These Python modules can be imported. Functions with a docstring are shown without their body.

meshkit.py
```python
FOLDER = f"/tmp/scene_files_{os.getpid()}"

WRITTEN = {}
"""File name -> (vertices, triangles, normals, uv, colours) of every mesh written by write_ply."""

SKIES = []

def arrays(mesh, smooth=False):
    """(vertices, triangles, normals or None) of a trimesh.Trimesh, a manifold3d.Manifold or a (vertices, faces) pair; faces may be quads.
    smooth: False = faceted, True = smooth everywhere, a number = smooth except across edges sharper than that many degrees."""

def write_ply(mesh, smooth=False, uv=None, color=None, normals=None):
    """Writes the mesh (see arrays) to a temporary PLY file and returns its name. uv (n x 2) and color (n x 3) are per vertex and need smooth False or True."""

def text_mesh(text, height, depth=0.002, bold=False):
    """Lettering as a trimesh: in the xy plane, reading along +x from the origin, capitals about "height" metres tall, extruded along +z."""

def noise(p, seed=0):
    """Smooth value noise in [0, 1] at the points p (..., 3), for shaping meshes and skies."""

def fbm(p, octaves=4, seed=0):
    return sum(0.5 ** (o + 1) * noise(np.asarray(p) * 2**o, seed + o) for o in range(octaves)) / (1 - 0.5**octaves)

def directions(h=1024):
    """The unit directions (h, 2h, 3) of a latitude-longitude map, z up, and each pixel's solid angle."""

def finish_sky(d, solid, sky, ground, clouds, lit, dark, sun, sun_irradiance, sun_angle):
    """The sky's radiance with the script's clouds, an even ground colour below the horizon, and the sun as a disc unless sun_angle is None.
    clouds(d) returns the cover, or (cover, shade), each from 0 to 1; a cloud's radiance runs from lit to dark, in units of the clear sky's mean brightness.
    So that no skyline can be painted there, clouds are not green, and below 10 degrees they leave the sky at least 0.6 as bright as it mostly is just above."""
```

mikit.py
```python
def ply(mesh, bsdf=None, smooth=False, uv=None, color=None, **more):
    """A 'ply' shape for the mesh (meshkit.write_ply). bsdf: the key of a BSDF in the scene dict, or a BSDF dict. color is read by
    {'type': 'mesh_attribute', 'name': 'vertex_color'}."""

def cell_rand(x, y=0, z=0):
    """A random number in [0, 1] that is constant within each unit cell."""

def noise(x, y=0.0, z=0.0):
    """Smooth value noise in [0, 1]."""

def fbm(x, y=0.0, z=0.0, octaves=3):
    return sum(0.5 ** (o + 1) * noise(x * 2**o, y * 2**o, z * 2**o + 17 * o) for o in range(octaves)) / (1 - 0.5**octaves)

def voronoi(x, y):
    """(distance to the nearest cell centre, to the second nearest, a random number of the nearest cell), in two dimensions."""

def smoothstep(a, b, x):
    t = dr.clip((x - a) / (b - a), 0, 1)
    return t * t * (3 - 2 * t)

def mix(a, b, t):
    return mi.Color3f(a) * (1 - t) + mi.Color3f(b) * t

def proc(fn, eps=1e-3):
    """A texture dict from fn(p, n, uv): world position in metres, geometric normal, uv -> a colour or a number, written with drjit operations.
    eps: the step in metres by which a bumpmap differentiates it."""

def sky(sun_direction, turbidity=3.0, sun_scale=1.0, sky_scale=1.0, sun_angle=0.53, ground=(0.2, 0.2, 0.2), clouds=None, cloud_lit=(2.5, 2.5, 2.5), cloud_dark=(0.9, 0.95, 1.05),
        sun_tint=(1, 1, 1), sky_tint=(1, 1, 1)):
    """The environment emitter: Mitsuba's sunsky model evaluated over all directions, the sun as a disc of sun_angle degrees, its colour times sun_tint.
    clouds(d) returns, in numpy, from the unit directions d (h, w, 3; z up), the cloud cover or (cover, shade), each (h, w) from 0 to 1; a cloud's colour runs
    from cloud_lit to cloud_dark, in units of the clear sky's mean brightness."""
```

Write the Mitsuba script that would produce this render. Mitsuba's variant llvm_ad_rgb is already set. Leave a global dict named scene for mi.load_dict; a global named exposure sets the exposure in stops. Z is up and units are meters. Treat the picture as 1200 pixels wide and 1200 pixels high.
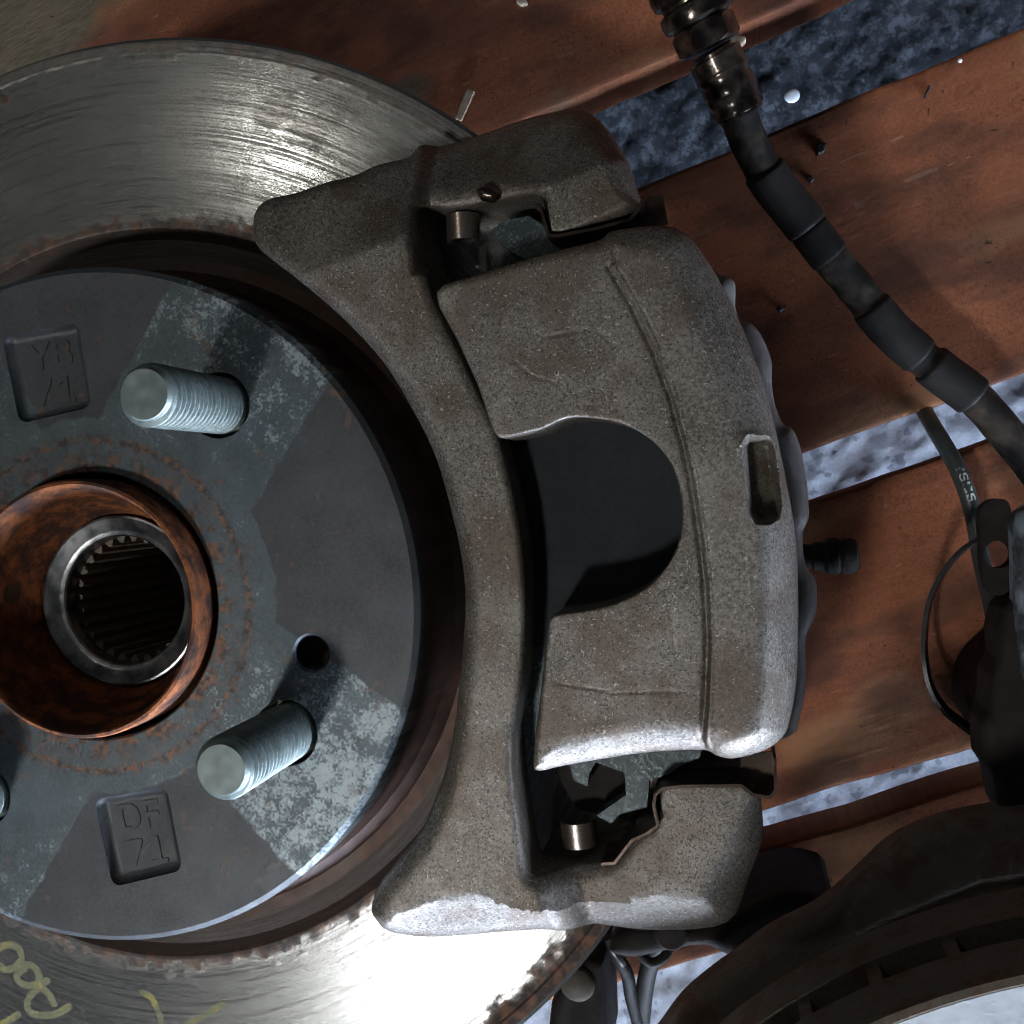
import math, random
import numpy as np, trimesh, shapely, drjit as dr, mitsuba as mi, manifold3d as m3
from scipy.spatial import Delaunay, cKDTree
from shapely.geometry import Polygon, LineString, Point
import mikit, meshkit
from mikit import noise, fbm, voronoi, smoothstep, mix, cell_rand
T = mi.ScalarTransform4f
rng = np.random.default_rng(7)
scene, labels = {'type': 'scene'}, {}

# ------------------------------------------------------------------ camera, lights, exposure
EYE = np.array([0.0, 0.0, 0.2178])
FWD = np.array([-0.18853384, -0.02693537, -0.98169724])
UP = np.array([-0.00508007, 0.99963718, -0.02645197])
exposure = -1.3
scene['camera'] = {'type': 'perspective', 'fov': 48.9664, 'fov_axis': 'x', 'near_clip': 0.01, 'far_clip': 60.0,
                   'to_world': T().look_at(origin=EYE.tolist(), target=(EYE + FWD).tolist(), up=UP.tolist())}
scene['ambient'] = {'type': 'constant', 'radiance': {'type': 'rgb', 'value': [0.05, 0.055, 0.064]}}
LAMP_A = dict(at=(-0.645, 0.475, 1.30), radius=0.024, glow=(260.0, 248.0, 228.0))
LAMP_B = dict(at=(-0.41, -0.70, 1.33), radius=0.075, glow=(400.0, 402.0, 400.0))
DAY_PANEL = dict(at=(0.72, -1.45, 0.03), size=(2.3, 0.44), glow=(82.0, 96.0, 122.0))  # added daylight source, kept low and wide so slopes facing it brighten

# ------------------------------------------------------------------ helpers (all lengths in mm until put() writes metres)
RIGHT = np.cross(FWD, UP)
F_PX = 1317.603


def at(px, z):
    """Points of the world, in mm, at height z for measured positions."""
    a = np.atleast_2d(np.asarray(px, float))
    d = ((a[:, :1] - 600) * RIGHT - (a[:, 1:2] - 600) * UP) / F_PX + FWD
    zz = np.broadcast_to(np.asarray(z, float), (len(a),))
    return EYE * 1000 + d * ((zz - EYE[2] * 1000) / d[:, 2])[:, None]


def mesh_of(m):
    if hasattr(m, 'to_mesh'):
        q = m.to_mesh()
        return trimesh.Trimesh(q.vert_properties[:, :3], q.tri_verts, process=False)
    return m


def put(key, m, bsdf, smooth=35, label=None, category=None, group=None, kind=None, uv=None):
    m = mesh_of(m).copy()
    m.apply_scale(0.001)
    k, n = key, 0
    while k in scene:
        n += 1
        k = '%s_%03d' % (key, n)
    scene[k] = mikit.ply(m, bsdf, smooth)
    tag(k, label, category, group, kind)
    return k


def tag(k, label=None, category=None, group=None, kind=None):
    e = {a: b for a, b in dict(label=label, category=category, group=group, kind=kind).items() if b}
    if e:
        labels[k] = e


def cat_rom(pts, n=8, closed=False):
    p = np.asarray(pts, float)
    q = np.vstack([p[-1], p, p[:2]]) if closed else np.vstack([2 * p[0] - p[1], p, 2 * p[-1] - p[-2]])
    out, t = [], np.linspace(0, 1, n, endpoint=False)[:, None]
    for i in range(len(q) - 3):
        a, b, c, d = q[i:i + 4]
        out.append(0.5 * (2 * b + (c - a) * t + (2 * a - 5 * b + 4 * c - d) * t ** 2 + (3 * b - a - 3 * c + d) * t ** 3))
    return np.vstack(out + ([] if closed else [p[-1:]]))


def tube(path, r, sides=20, caps=True):
    p = np.asarray(path, float)
    r = np.broadcast_to(np.asarray(r, float), (len(p),))
    t = np.gradient(p, axis=0)
    t /= np.linalg.norm(t, axis=1, keepdims=True)
    n = np.cross(t[0], [0.3, 0.2, 0.9])
    n /= np.linalg.norm(n)
    a = np.linspace(0, 2 * np.pi, sides, endpoint=False)
    v = []
    for i in range(len(p)):
        n = n - t[i] * (n @ t[i])
        n /= np.linalg.norm(n)
        b = np.cross(t[i], n)
        v.append(p[i] + r[i] * (np.cos(a)[:, None] * n + np.sin(a)[:, None] * b))
    return grid_mesh(np.array(v), caps)


def grid_mesh(v, caps=True):
    """Rings (n, sides, 3) joined into a tube."""
    n, s = v.shape[:2]
    i, j = np.meshgrid(np.arange(n - 1), np.arange(s), indexing='ij')
    a, b = (i * s + j).ravel(), (i * s + (j + 1) % s).ravel()
    f = np.vstack([np.stack([a, b, b + s], 1), np.stack([a, b + s, a + s], 1)])
    V = v.reshape(-1, 3)
    if caps:
        V = np.vstack([V, v[0].mean(0), v[-1].mean(0)])
        k = np.arange(s)
        f = np.vstack([f, np.stack([(k + 1) % s, k, np.full(s, n * s)], 1),
                       np.stack([(n - 1) * s + k, (n - 1) * s + (k + 1) % s, np.full(s, n * s + 1)], 1)])
    m = trimesh.Trimesh(V, f, process=False)
    if m.volume < 0:
        m.invert()
    return m


def lathe(profile, centre=(0, 0), seg=180):
    m = mesh_of(m3.Manifold.revolve(m3.CrossSection([np.asarray(profile, float)], m3.FillRule.NonZero), seg)).copy()
    m.apply_translation([centre[0], centre[1], 0])
    return m


def solid(m):
    return m3.Manifold(m3.Mesh(np.asarray(m.vertices, np.float32), np.asarray(m.faces, np.uint32)))


def boolean_ready(profile, centre, seg=180):
    return m3.Manifold.revolve(m3.CrossSection([np.asarray(profile, float)], m3.FillRule.NonZero), seg).translate([centre[0], centre[1], 0])


def sample_ring(ring, step):
    n = max(8, int(ring.length / step))
    c = np.asarray(ring.coords)[:, :2]
    t = np.r_[0, np.cumsum(np.linalg.norm(np.diff(c, axis=0), axis=1))]
    s = np.arange(n) / n * t[-1]
    return np.stack([np.interp(s, t, c[:, 0]), np.interp(s, t, c[:, 1])], 1)


def rings_of(g):
    for q in getattr(g, 'geoms', [g]):
        if q.geom_type == 'Polygon' and q.area > 0.05:
            yield q.exterior
            yield from q.interiors


def cast(outline, ztop, zbot, radius, features=(), lines=(), step=0.6, h=1.1, bump=0.12, holes=(), squash=1.0, bevel=None):
    """A cast body: plan outline (mm), top height ztop(xy), edges rounded by radius(xy); features = (polygon, dz, ramp) raise or
    sink the top, lines = (polyline, height, width) put a bead on it; walls go down to zbot(xy)."""
    poly = Polygon(outline, holes).buffer(0)
    sm = min(0.7, 0.08 * math.sqrt(poly.area))
    poly = poly.buffer(sm).buffer(-2 * sm).buffer(sm)
    if poly.geom_type != 'Polygon':
        poly = max(poly.geoms, key=lambda g: g.area)
    bnd = [sample_ring(r, step) for r in rings_of(poly)]
    extra = []
    for d in (0.25, 0.6, 1.1, 1.8, 2.7, 3.8, 5.2, 7, 9, 12, 15):
        for r in rings_of(poly.buffer(-d)):
            extra.append(sample_ring(r, max(step, 0.25 + 0.16 * d + 0.3)))
    for fp, dz, ramp in features:
        for d in (0, 0.25, 0.5, 0.75, 1):
            for r in rings_of(fp.buffer(-ramp * d)):
                extra.append(sample_ring(r, 0.7))
    for ln, hh, w in lines:
        for d in (-1.2, -0.8, -0.4, 0, 0.4, 0.8, 1.2):
            o = ln.parallel_offset(abs(d) * w, 'left' if d > 0 else 'right') if d else ln
            if not o.is_empty and o.geom_type == 'LineString':
                extra.append(sample_ring(o, 0.7))
    x0, y0, x1, y1 = poly.bounds
    gx, gy = np.meshgrid(np.arange(x0, x1, h), np.arange(y0, y1, h))
    g = np.stack([gx.ravel(), gy.ravel()], 1)
    extra.append(g + rng.uniform(-0.25, 0.25, g.shape) * h)
    B = np.vstack(bnd)
    E = np.vstack(extra)
    E = E[shapely.contains_xy(poly, E[:, 0], E[:, 1])]
    E = E[shapely.distance(shapely.points(E), poly.boundary) > 0.17]
    # thin out
    key = np.round(E / 0.22).astype(int)
    E = E[np.sort(np.unique(key, axis=0, return_index=True)[1])]
    P = np.vstack([B, E])
    tri = Delaunay(P).simplices
    c = P[tri].mean(1)
    tri = tri[shapely.contains_xy(poly, c[:, 0], c[:, 1])]
    e1, e2 = P[tri[:, 1]] - P[tri[:, 0]], P[tri[:, 2]] - P[tri[:, 0]]
    area = e1[:, 0] * e2[:, 1] - e1[:, 1] * e2[:, 0]
    tri = tri[np.abs(area) > 1e-6]
    area = area[np.abs(area) > 1e-6]
    tri[area < 0] = tri[area < 0][:, [0, 2, 1]]
    pts = shapely.points(P)
    d = shapely.distance(pts, poly.boundary)
    d[:len(B)] = 0
    r = radius(P)
    q = np.clip(r - d, 0, None)
    z = ztop(P) - squash * (r - np.sqrt(np.clip(r * r - q * q, 0, None)))
    if bevel:
        w = np.maximum(bevel[0](P), 0.01)
        e = np.clip(w - d, 0, None)
        z = z - bevel[1] * np.where(e < 2.4, e * e / 4.8, e - 1.2)
    for fp, dz, ramp in features:
        inside = shapely.contains_xy(fp, P[:, 0], P[:, 1])
        s = np.where(inside, shapely.distance(pts, fp.boundary), 0) / ramp
        s = np.clip(s, 0, 1)
        z = z + dz * s * s * (3 - 2 * s)
    for ln, hh, w in lines:
        s = shapely.distance(pts, ln) / w
        z = z + hh * np.clip(1 - s * s, 0, None) ** 2
    q3 = np.column_stack([P, z])
    z = z + bump * (2 * meshkit.fbm(q3 / 3.5, 3, 3) - 1) + 0.35 * bump * (2 * meshkit.noise(q3 / 0.9, 5) - 1)
    n = len(P)
    V = np.vstack([np.column_stack([P, z]), np.column_stack([P, np.minimum(zbot(P), z - 0.4)])])
    ed = np.vstack([tri[:, [0, 1]], tri[:, [1, 2]], tri[:, [2, 0]]])
    es = np.sort(ed, axis=1)
    _, inv, cnt = np.unique(es, axis=0, return_inverse=True, return_counts=True)
    b = ed[cnt[inv.ravel()] == 1]
    wall = np.vstack([np.stack([b[:, 1], b[:, 0], b[:, 0] + n], 1), np.stack([b[:, 1], b[:, 0] + n, b[:, 1] + n], 1)])
    return trimesh.Trimesh(V, np.vstack([tri, tri[:, ::-1] + n, wall]), process=False)


def const(v):
    return lambda P: np.full(len(P), float(v))


def blend(table, z, ring):
    """A value over the plan: (px, py, value) controls are joined along the outline, and every point takes that of the nearest edge."""
    a = np.asarray(table, float)
    ln = Polygon(ring).exterior
    c = at(a[:, :2], z)[:, :2]
    s = shapely.line_locate_point(ln, shapely.points(c))
    o = np.argsort(s)
    s, v = s[o], a[o, 2]
    t = np.linspace(0, ln.length, 600, endpoint=False)
    y = np.interp(t, np.r_[s[-1] - ln.length, s, s[0] + ln.length], np.r_[v[-1], v, v[0]])
    k = np.hanning(23)
    y = np.convolve(np.r_[y[-11:], y, y[:11]], k / k.sum(), 'valid')

    def fn(P):
        q = shapely.line_locate_point(ln, shapely.points(P))
        return np.interp(q, np.r_[t, ln.length], np.r_[y, y[0]])
    return fn


def plan(px, z, smooth=0):
    p = at(px, z)[:, :2]
    return cat_rom(p, smooth, True) if smooth else p


def flat_solid(poly, z0, z1):
    """Extruded plan shape (shapely, mm)."""
    out = []
    for g in getattr(poly, 'geoms', [poly]):
        loops = [np.array(g.exterior.coords)[:-1]] + [np.array(i.coords)[:-1] for i in g.interiors]
        out.append(m3.Manifold.extrude(m3.CrossSection(loops, m3.FillRule.EvenOdd), z1 - z0).translate([0, 0, z0]))
    return trimesh.util.concatenate([mesh_of(o) for o in out])


def ribbon(path, z0, z1, th=0.7):
    """A strip of sheet metal standing on edge along a plan path."""
    return flat_solid(LineString(path).buffer(th / 2, cap_style=2, join_style=1), z0, z1)


def along(m, p, direction, roll=0.0):
    """Moves a mesh built along +z so that it starts at p and points in direction."""
    w = np.asarray(direction, float) / np.linalg.norm(direction)
    u = np.cross([0.1, 0.95, 0.2], w)
    u /= np.linalg.norm(u)
    v = np.cross(w, u)
    M = np.eye(4)
    c, s = math.cos(roll), math.sin(roll)
    M[:3, 0], M[:3, 1], M[:3, 2], M[:3, 3] = c * u + s * v, -s * u + c * v, w, p
    m = mesh_of(m).copy()
    m.apply_transform(M)
    return m


# ------------------------------------------------------------------ materials
HUB = np.array([-132.75, -26.56])
CX, CY = HUB / 1000


def polar(p):
    x, y = p.x - CX, p.y - CY
    return dr.sqrt(x * x + y * y) * 1000, dr.atan2(y, x)


def mat(name, color, rough=0.5, metal=0.0, bump=None, eps=1e-4, **more):
    b = {'type': 'principled', 'base_color': mikit.proc(color) if callable(color) else {'type': 'rgb', 'value': list(color)},
         'roughness': mikit.proc(rough) if callable(rough) else rough,
         'metallic': mikit.proc(metal) if callable(metal) else metal, **more}
    if bump is not None:
        b = {'type': 'bumpmap', 'arbitrary': mikit.proc(bump, eps), 'scale': 1.0, 'bsdf': b}
    scene[name] = {'type': 'twosided', 'bsdf': b}


def mm(p):
    return p.x * 1000, p.y * 1000, p.z * 1000


def rust_amount_disc(p):
    r, t = polar(p)
    n = fbm(p.x * 420, p.y * 420, 0, 3)
    lip = smoothstep(124.0, 127.5, r + 6 * (n - 0.5) + 2.5 * noise(t * 2.2, 3.1))
    root = 1 - smoothstep(85.5, 90.0, r + 7 * (n - 0.5))
    patch = smoothstep(0.68, 0.80, fbm(p.x * 60, p.y * 60, 4.0, 3) + 0.1 * (n - 0.5)) * 0.15
    old = dr.exp(-dr.square((t - 2.02) / 0.16)) + dr.exp(-dr.square((t + 0.45) / 0.28)) + dr.exp(-dr.square((t + 1.0) / 0.35)) * 0.8
    rim = smoothstep(121.0, 125.0, r + 6 * (n - 0.5)) * smoothstep(0.35, 0.6, old + 0.6 * (n - 0.5))
    return (1 - smoothstep(128.0, 128.2, r)) * dr.clip(dr.maximum(dr.maximum(lip * 0.45, rim), dr.maximum(root * 0.85, patch)), 0, 1)


def disc_grain(p):
    r, t = polar(p)
    return smoothstep(0.26, 0.76, 0.64 * fbm(r * 2.8, t * 5, 0, 3) + 0.24 * noise(r * 5.6, t * 260) + 0.12 * noise(r * 2.6, t * 60, 3))


def disc_color(p, n, uv):
    r, t = polar(p)
    film = fbm(p.x * 45, p.y * 45, 2.0, 3)
    steel = mix((0.115, 0.115, 0.105), (0.275, 0.28, 0.265), disc_grain(p)) * (0.75 + 0.45 * film)
    rust = mix((0.035, 0.022, 0.017), (0.15, 0.062, 0.03), smoothstep(0.3, 0.8, fbm(p.x * 500, p.y * 500, 1.0, 4)))
    rust = mix(mix((0.030, 0.019, 0.015), (0.062, 0.032, 0.02), film), rust, smoothstep(84.0, 86.5, r))  # groove floor: rust made darker, its shade put into the colour
    return mix(steel, rust, rust_amount_disc(p))


def disc_bump(p, n, uv):
    r, t = polar(p)
    x, y, z = mm(p)
    lines = fbm(r * 3.1, t * 5, 0, 2) * 5e-6 + noise(r * 1.1, t * 3, 5) * 4e-6
    grit = noise(r * 4.2, t * 240) * 5e-6
    return lines + grit + rust_amount_disc(p) * fbm(x * 2.2, y * 2.2, 3, 2) * 6e-5


mat('disc_steel', disc_color, lambda p, n, uv: 0.13 + 0.45 * rust_amount_disc(p) + 0.14 * (1 - disc_grain(p)), lambda p, n, uv: (0.22 + 0.62 * disc_grain(p)) * (1 - 0.85 * rust_amount_disc(p)), disc_bump)

# the pads left by the wheel on the hat: four unworn sectors between the studs, each bounded by two straight edges
SECTORS = []
for e1, e2, rin in ((((385, 447), (313, 567)), ((347, 745), (468, 830)), 41.5), (((287, 960), (350, 1027)), ((87, 960), (23, 1077)), 40.0),
                    (((207, 320), (160, 408)), ((-70, 300), (0, 420)), 40.0), (((-200, 840), (-100, 750)), ((-230, 450), (-130, 560)), 41.0)):
    mid = (np.array(e1[0]) + np.array(e2[1])) / 2 if e1[0][0] == 385 else None
    L = []
    for e in (e1, e2):
        w = at(e, 0)[:, :2]
        d = w[1] - w[0]
        L.append((w[0], np.array([-d[1], d[0]]) / np.linalg.norm(d)))
    far = at([e1[0], e1[1], e2[0], e2[1]], 0)[:, :2].mean(0)
    SECTORS.append([(a, nn * (1 if (far - a) @ nn > 0 else -1)) for a, nn in L] + [rin])


def unworn(p):
    x, y, z = mm(p)
    r, t = polar(p)
    wob = 1.4 * (fbm(x * 0.35, y * 0.35, 3, 4) - 0.5)
    m = mi.Float(0)
    for (a, na), (b, nb), rin in SECTORS:
        da = (x - a[0]) * na[0] + (y - a[1]) * na[1]
        db = (x - b[0]) * nb[0] + (y - b[1]) * nb[1]
        m = dr.maximum(m, smoothstep(-0.3, 0.5, dr.minimum(dr.minimum(da, db), r - rin - 0.4 * (r - 36) * 0) + wob))
    return m


def hat_rust(p):
    r, t = polar(p)
    x, y, z = mm(p)
    n = fbm(x * 0.6, y * 0.6, 1, 4)
    ring = dr.exp(-dr.square((r - 35.4 + 1.6 * (n - 0.5)) / 0.9)) * smoothstep(0.18, 0.55, fbm(x * 1.1, y * 1.1, 8, 2))
    inner = (1 - smoothstep(29.0, 35.5, r)) * smoothstep(0.40, 0.62, n)
    spot = smoothstep(0.70, 0.80, fbm(x * 0.33, y * 0.33, 21, 4)) * 0.4
    return dr.clip(dr.maximum(dr.maximum(ring, inner), spot), 0, 1)


def hat_color(p, n, uv):
    x, y, z = mm(p)
    r, t = polar(p)
    k = fbm(x * 0.22, y * 0.22, 0, 4)
    grain = noise(x * 2.4, y * 2.4, 0)
    worn = mix((0.055, 0.068, 0.075), (0.115, 0.14, 0.148), dr.clip(0.6 * k + 0.4 * grain, 0, 1))
    scrub = dr.exp(-dr.square((t + 0.56) / 0.42)) + 0.45 * dr.exp(-dr.square((t - 0.95) / 0.35))
    worn = mix(worn, (0.27, 0.315, 0.325), smoothstep(0.50, 0.78, 0.45 * k + 0.40 * fbm(x * 0.9, y * 0.9, 6, 3) + 0.25 * (grain - 0.5) + 0.17 * scrub + 0.006 * (r - 56)))
    dull = mix((0.026, 0.026, 0.028), (0.075, 0.082, 0.086), dr.clip(0.75 * fbm(x * 0.12, y * 0.12, 33, 4) + 0.3 * grain, 0, 1))
    c = mix(worn, dull, unworn(p))
    rust = mix((0.05, 0.036, 0.028), (0.21, 0.095, 0.045), smoothstep(0.3, 0.7, fbm(x * 0.9, y * 0.9, 2, 3)))
    c = mix(c, rust, hat_rust(p) * 0.85)
    return mix(c, mix((0.030, 0.019, 0.015), (0.085, 0.040, 0.024), k), smoothstep(72.05, 72.4, r))  # hat wall: rust darkened further to paint in the shade of the groove


def hat_bump(p, n, uv):
    x, y, z = mm(p)
    rough = 1 - 0.75 * unworn(p)
    return (fbm(x * 1.9, y * 1.9, 0, 3) * 4.5e-5 + fbm(x * 0.5, y * 0.5, 4, 2) * 2e-5) * rough + noise(x * 3.1, y * 3.1, z) * 8e-6


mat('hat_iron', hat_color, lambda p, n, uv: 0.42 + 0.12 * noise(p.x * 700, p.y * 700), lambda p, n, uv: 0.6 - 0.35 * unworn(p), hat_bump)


def rust_color(p, n, uv):
    x, y, z = mm(p)
    k = fbm(x * 0.28, y * 0.28, z * 0.28, 4)
    g = fbm(x * 1.6, y * 1.6, z * 1.6, 2)
    c = mix((0.055, 0.022, 0.014), (0.27, 0.088, 0.03), smoothstep(0.3, 0.70, 0.7 * k + 0.3 * g))
    return mix(c, (0.035, 0.024, 0.021), smoothstep(0.48, 0.66, fbm(x * 0.2, y * 0.2, z * 0.2 + 9, 3)) * 0.8)


mat('rust', rust_color, 0.85, 0.0, lambda p, n, uv: fbm(p.x * 1300, p.y * 1300, p.z * 1300, 3) * 1.6e-4, specular=0.3)


def cast_color(p, n, uv):
    x, y, z = mm(p)
    k = fbm(x * 0.11, y * 0.11, z * 0.11, 4)
    g = noise(x * 2.3, y * 2.3, z * 2.3)
    s = noise(x * 3.4, y * 3.4, z * 3.4 + 5)
    c = mix((0.080, 0.069, 0.057), (0.30, 0.270, 0.232), smoothstep(0.12, 0.88, 0.36 * k + 0.36 * g + 0.28 * noise(x * 4.4, y * 4.4, z * 4.4)))
    c = mix(c, (0.115, 0.080, 0.057), smoothstep(0.46, 0.66, fbm(x * 0.13, y * 0.13, z * 0.13 + 3, 5)) * 0.6)
    c = mix(c, (0.52, 0.49, 0.44), smoothstep(0.80, 0.92, noise(x * 2.9, y * 2.9, z * 2.9 + 8)) * 0.7)  # pale specks: glints of the casting put into the colour
    return mix(c, (0.045, 0.037, 0.031), smoothstep(0.66, 0.84, s) * 0.65)


def cast_bump(p, n, uv):
    x, y, z = mm(p)
    return noise(x * 2.6, y * 2.6, z * 2.6) * 2.6e-5 + noise(x * 4.3, y * 4.3, z * 4.3 + 2) * 4.2e-5 + noise(x * 0.8, y * 0.8, z * 0.8) * 1.2e-5


mat('cast_iron', cast_color, lambda p, n, uv: 0.48 + 0.12 * noise(p.x * 1500, p.y * 1500, p.z * 1500), 0.68, cast_bump)
mat('cast_iron_dull', lambda p, n, uv: mix((0.15, 0.14, 0.13), (0.27, 0.25, 0.235), fbm(p.x * 500, p.y * 500, p.z * 500, 4)), 0.6, 0.2, cast_bump)


def old_iron_color(p, n, uv):
    x, y, z = mm(p)
    k = fbm(x * 0.15, y * 0.15, z * 0.15, 4)
    g = noise(x * 1.8, y * 1.8, z * 1.8)
    c = mix((0.085, 0.072, 0.056), (0.19, 0.16, 0.125), 0.5 * k + 0.5 * g)
    return mix(c, (0.12, 0.055, 0.03), smoothstep(0.5, 0.7, fbm(x * 0.22, y * 0.22, z * 0.22 + 4, 3)) * 0.6)


mat('old_iron', old_iron_color, 0.7, 0.1, lambda p, n, uv: fbm(p.x * 900, p.y * 900, p.z * 900, 3) * 9e-5)
mat('worn_disc', lambda p, n, uv: mix((0.36, 0.365, 0.36), (0.50, 0.505, 0.50), fbm(p.x * 300, p.y * 300, 0, 3)), 0.42, 0.85, lambda p, n, uv: noise(p.x * 1900, p.y * 1900) * 3e-5)
mat('zinc', lambda p, n, uv: mix((0.11, 0.138, 0.128), (0.25, 0.295, 0.275), fbm(p.x * 500, p.y * 500, p.z * 500, 3)), 0.45, 0.5, lambda p, n, uv: fbm(p.x * 1500, p.y * 1500, p.z * 1500, 2) * 2e-5)
mat('bright_steel', lambda p, n, uv: mix((0.07, 0.075, 0.08), (0.27, 0.27, 0.265), smoothstep(0.25, 0.75, fbm(p.x * 350, p.y * 350, p.z * 350, 4))), 0.3, 0.85, lambda p, n, uv: fbm(p.x * 900, p.y * 900, p.z * 900, 2) * 4e-5)
mat('black_iron', lambda p, n, uv: mix((0.010, 0.009, 0.009), (0.034, 0.028, 0.024), fbm(p.x * 250, p.y * 250, p.z * 250, 4)), 0.7, 0.1, lambda p, n, uv: fbm(p.x * 900, p.y * 900, p.z * 900, 2) * 6e-5, specular=0.12)


def pad_color(p, n, uv):
    x, y, z = mm(p)
    return mix((0.032, 0.044, 0.048), (0.14, 0.18, 0.185), smoothstep(0.45, 0.9, 0.6 * noise(x * 2.6, y * 2.6, z) + 0.4 * fbm(x * 0.6, y * 0.6, 1, 3)))


mat('pad_paint', pad_color, 0.4, 0.3, lambda p, n, uv: fbm(p.x * 1700, p.y * 1700, p.z * 1700, 2) * 8e-5)
mat('shim', lambda p, n, uv: mix((0.009, 0.0115, 0.014), (0.020, 0.024, 0.028), 0.6 * fbm(p.x * 150, p.y * 150, 0, 4) + 0.4 * noise(p.x * 1900, p.y * 1900)), 0.75, 0.0, lambda p, n, uv: fbm(p.x * 900, p.y * 900, 0, 3) * 4e-5, specular=0.3)
mat('spring_steel', lambda p, n, uv: mix((0.04, 0.028, 0.022), (0.15, 0.11, 0.085), fbm(p.x * 300, p.y * 300, p.z * 300, 3)), 0.25, 0.9)
mat('curl_steel', lambda p, n, uv: mix((0.40, 0.32, 0.26), (0.56, 0.46, 0.39), noise(p.x * 200, p.y * 2500, p.z * 200)), 0.28, 0.95, lambda p, n, uv: noise(p.x * 250, p.y * 3200, 0) * 1.0e-5)
mat('rubber', lambda p, n, uv: mix((0.008, 0.0075, 0.007), (0.022, 0.020, 0.018), fbm(p.x * 260, p.y * 260, p.z * 260, 4)), 0.6, 0.0, lambda p, n, uv: fbm(p.x * 900, p.y * 900, p.z * 900, 2) * 5e-5, specular=0.2)
mat('dusty_rubber', lambda p, n, uv: mix((0.008, 0.007, 0.006), (0.055, 0.042, 0.03), smoothstep(0.35, 0.8, fbm(p.x * 200, p.y * 200, p.z * 200, 4))), 0.65, 0.0, lambda p, n, uv: fbm(p.x * 900, p.y * 900, p.z * 900, 2) * 5e-5, specular=0.2)
mat('oily_steel', lambda p, n, uv: mix((0.022, 0.017, 0.015), (0.14, 0.115, 0.095), smoothstep(0.35, 0.8, fbm(p.x * 260, p.y * 260, p.z * 260, 4))), 0.22, 0.8, lambda p, n, uv: fbm(p.x * 500, p.y * 500, p.z * 500, 3) * 1.2e-4)
mat('cable_jacket', lambda p, n, uv: mix((0.020, 0.024, 0.025), (0.06, 0.07, 0.07), fbm(p.x * 300, p.y * 300, p.z * 300, 3)), 0.35)
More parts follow.
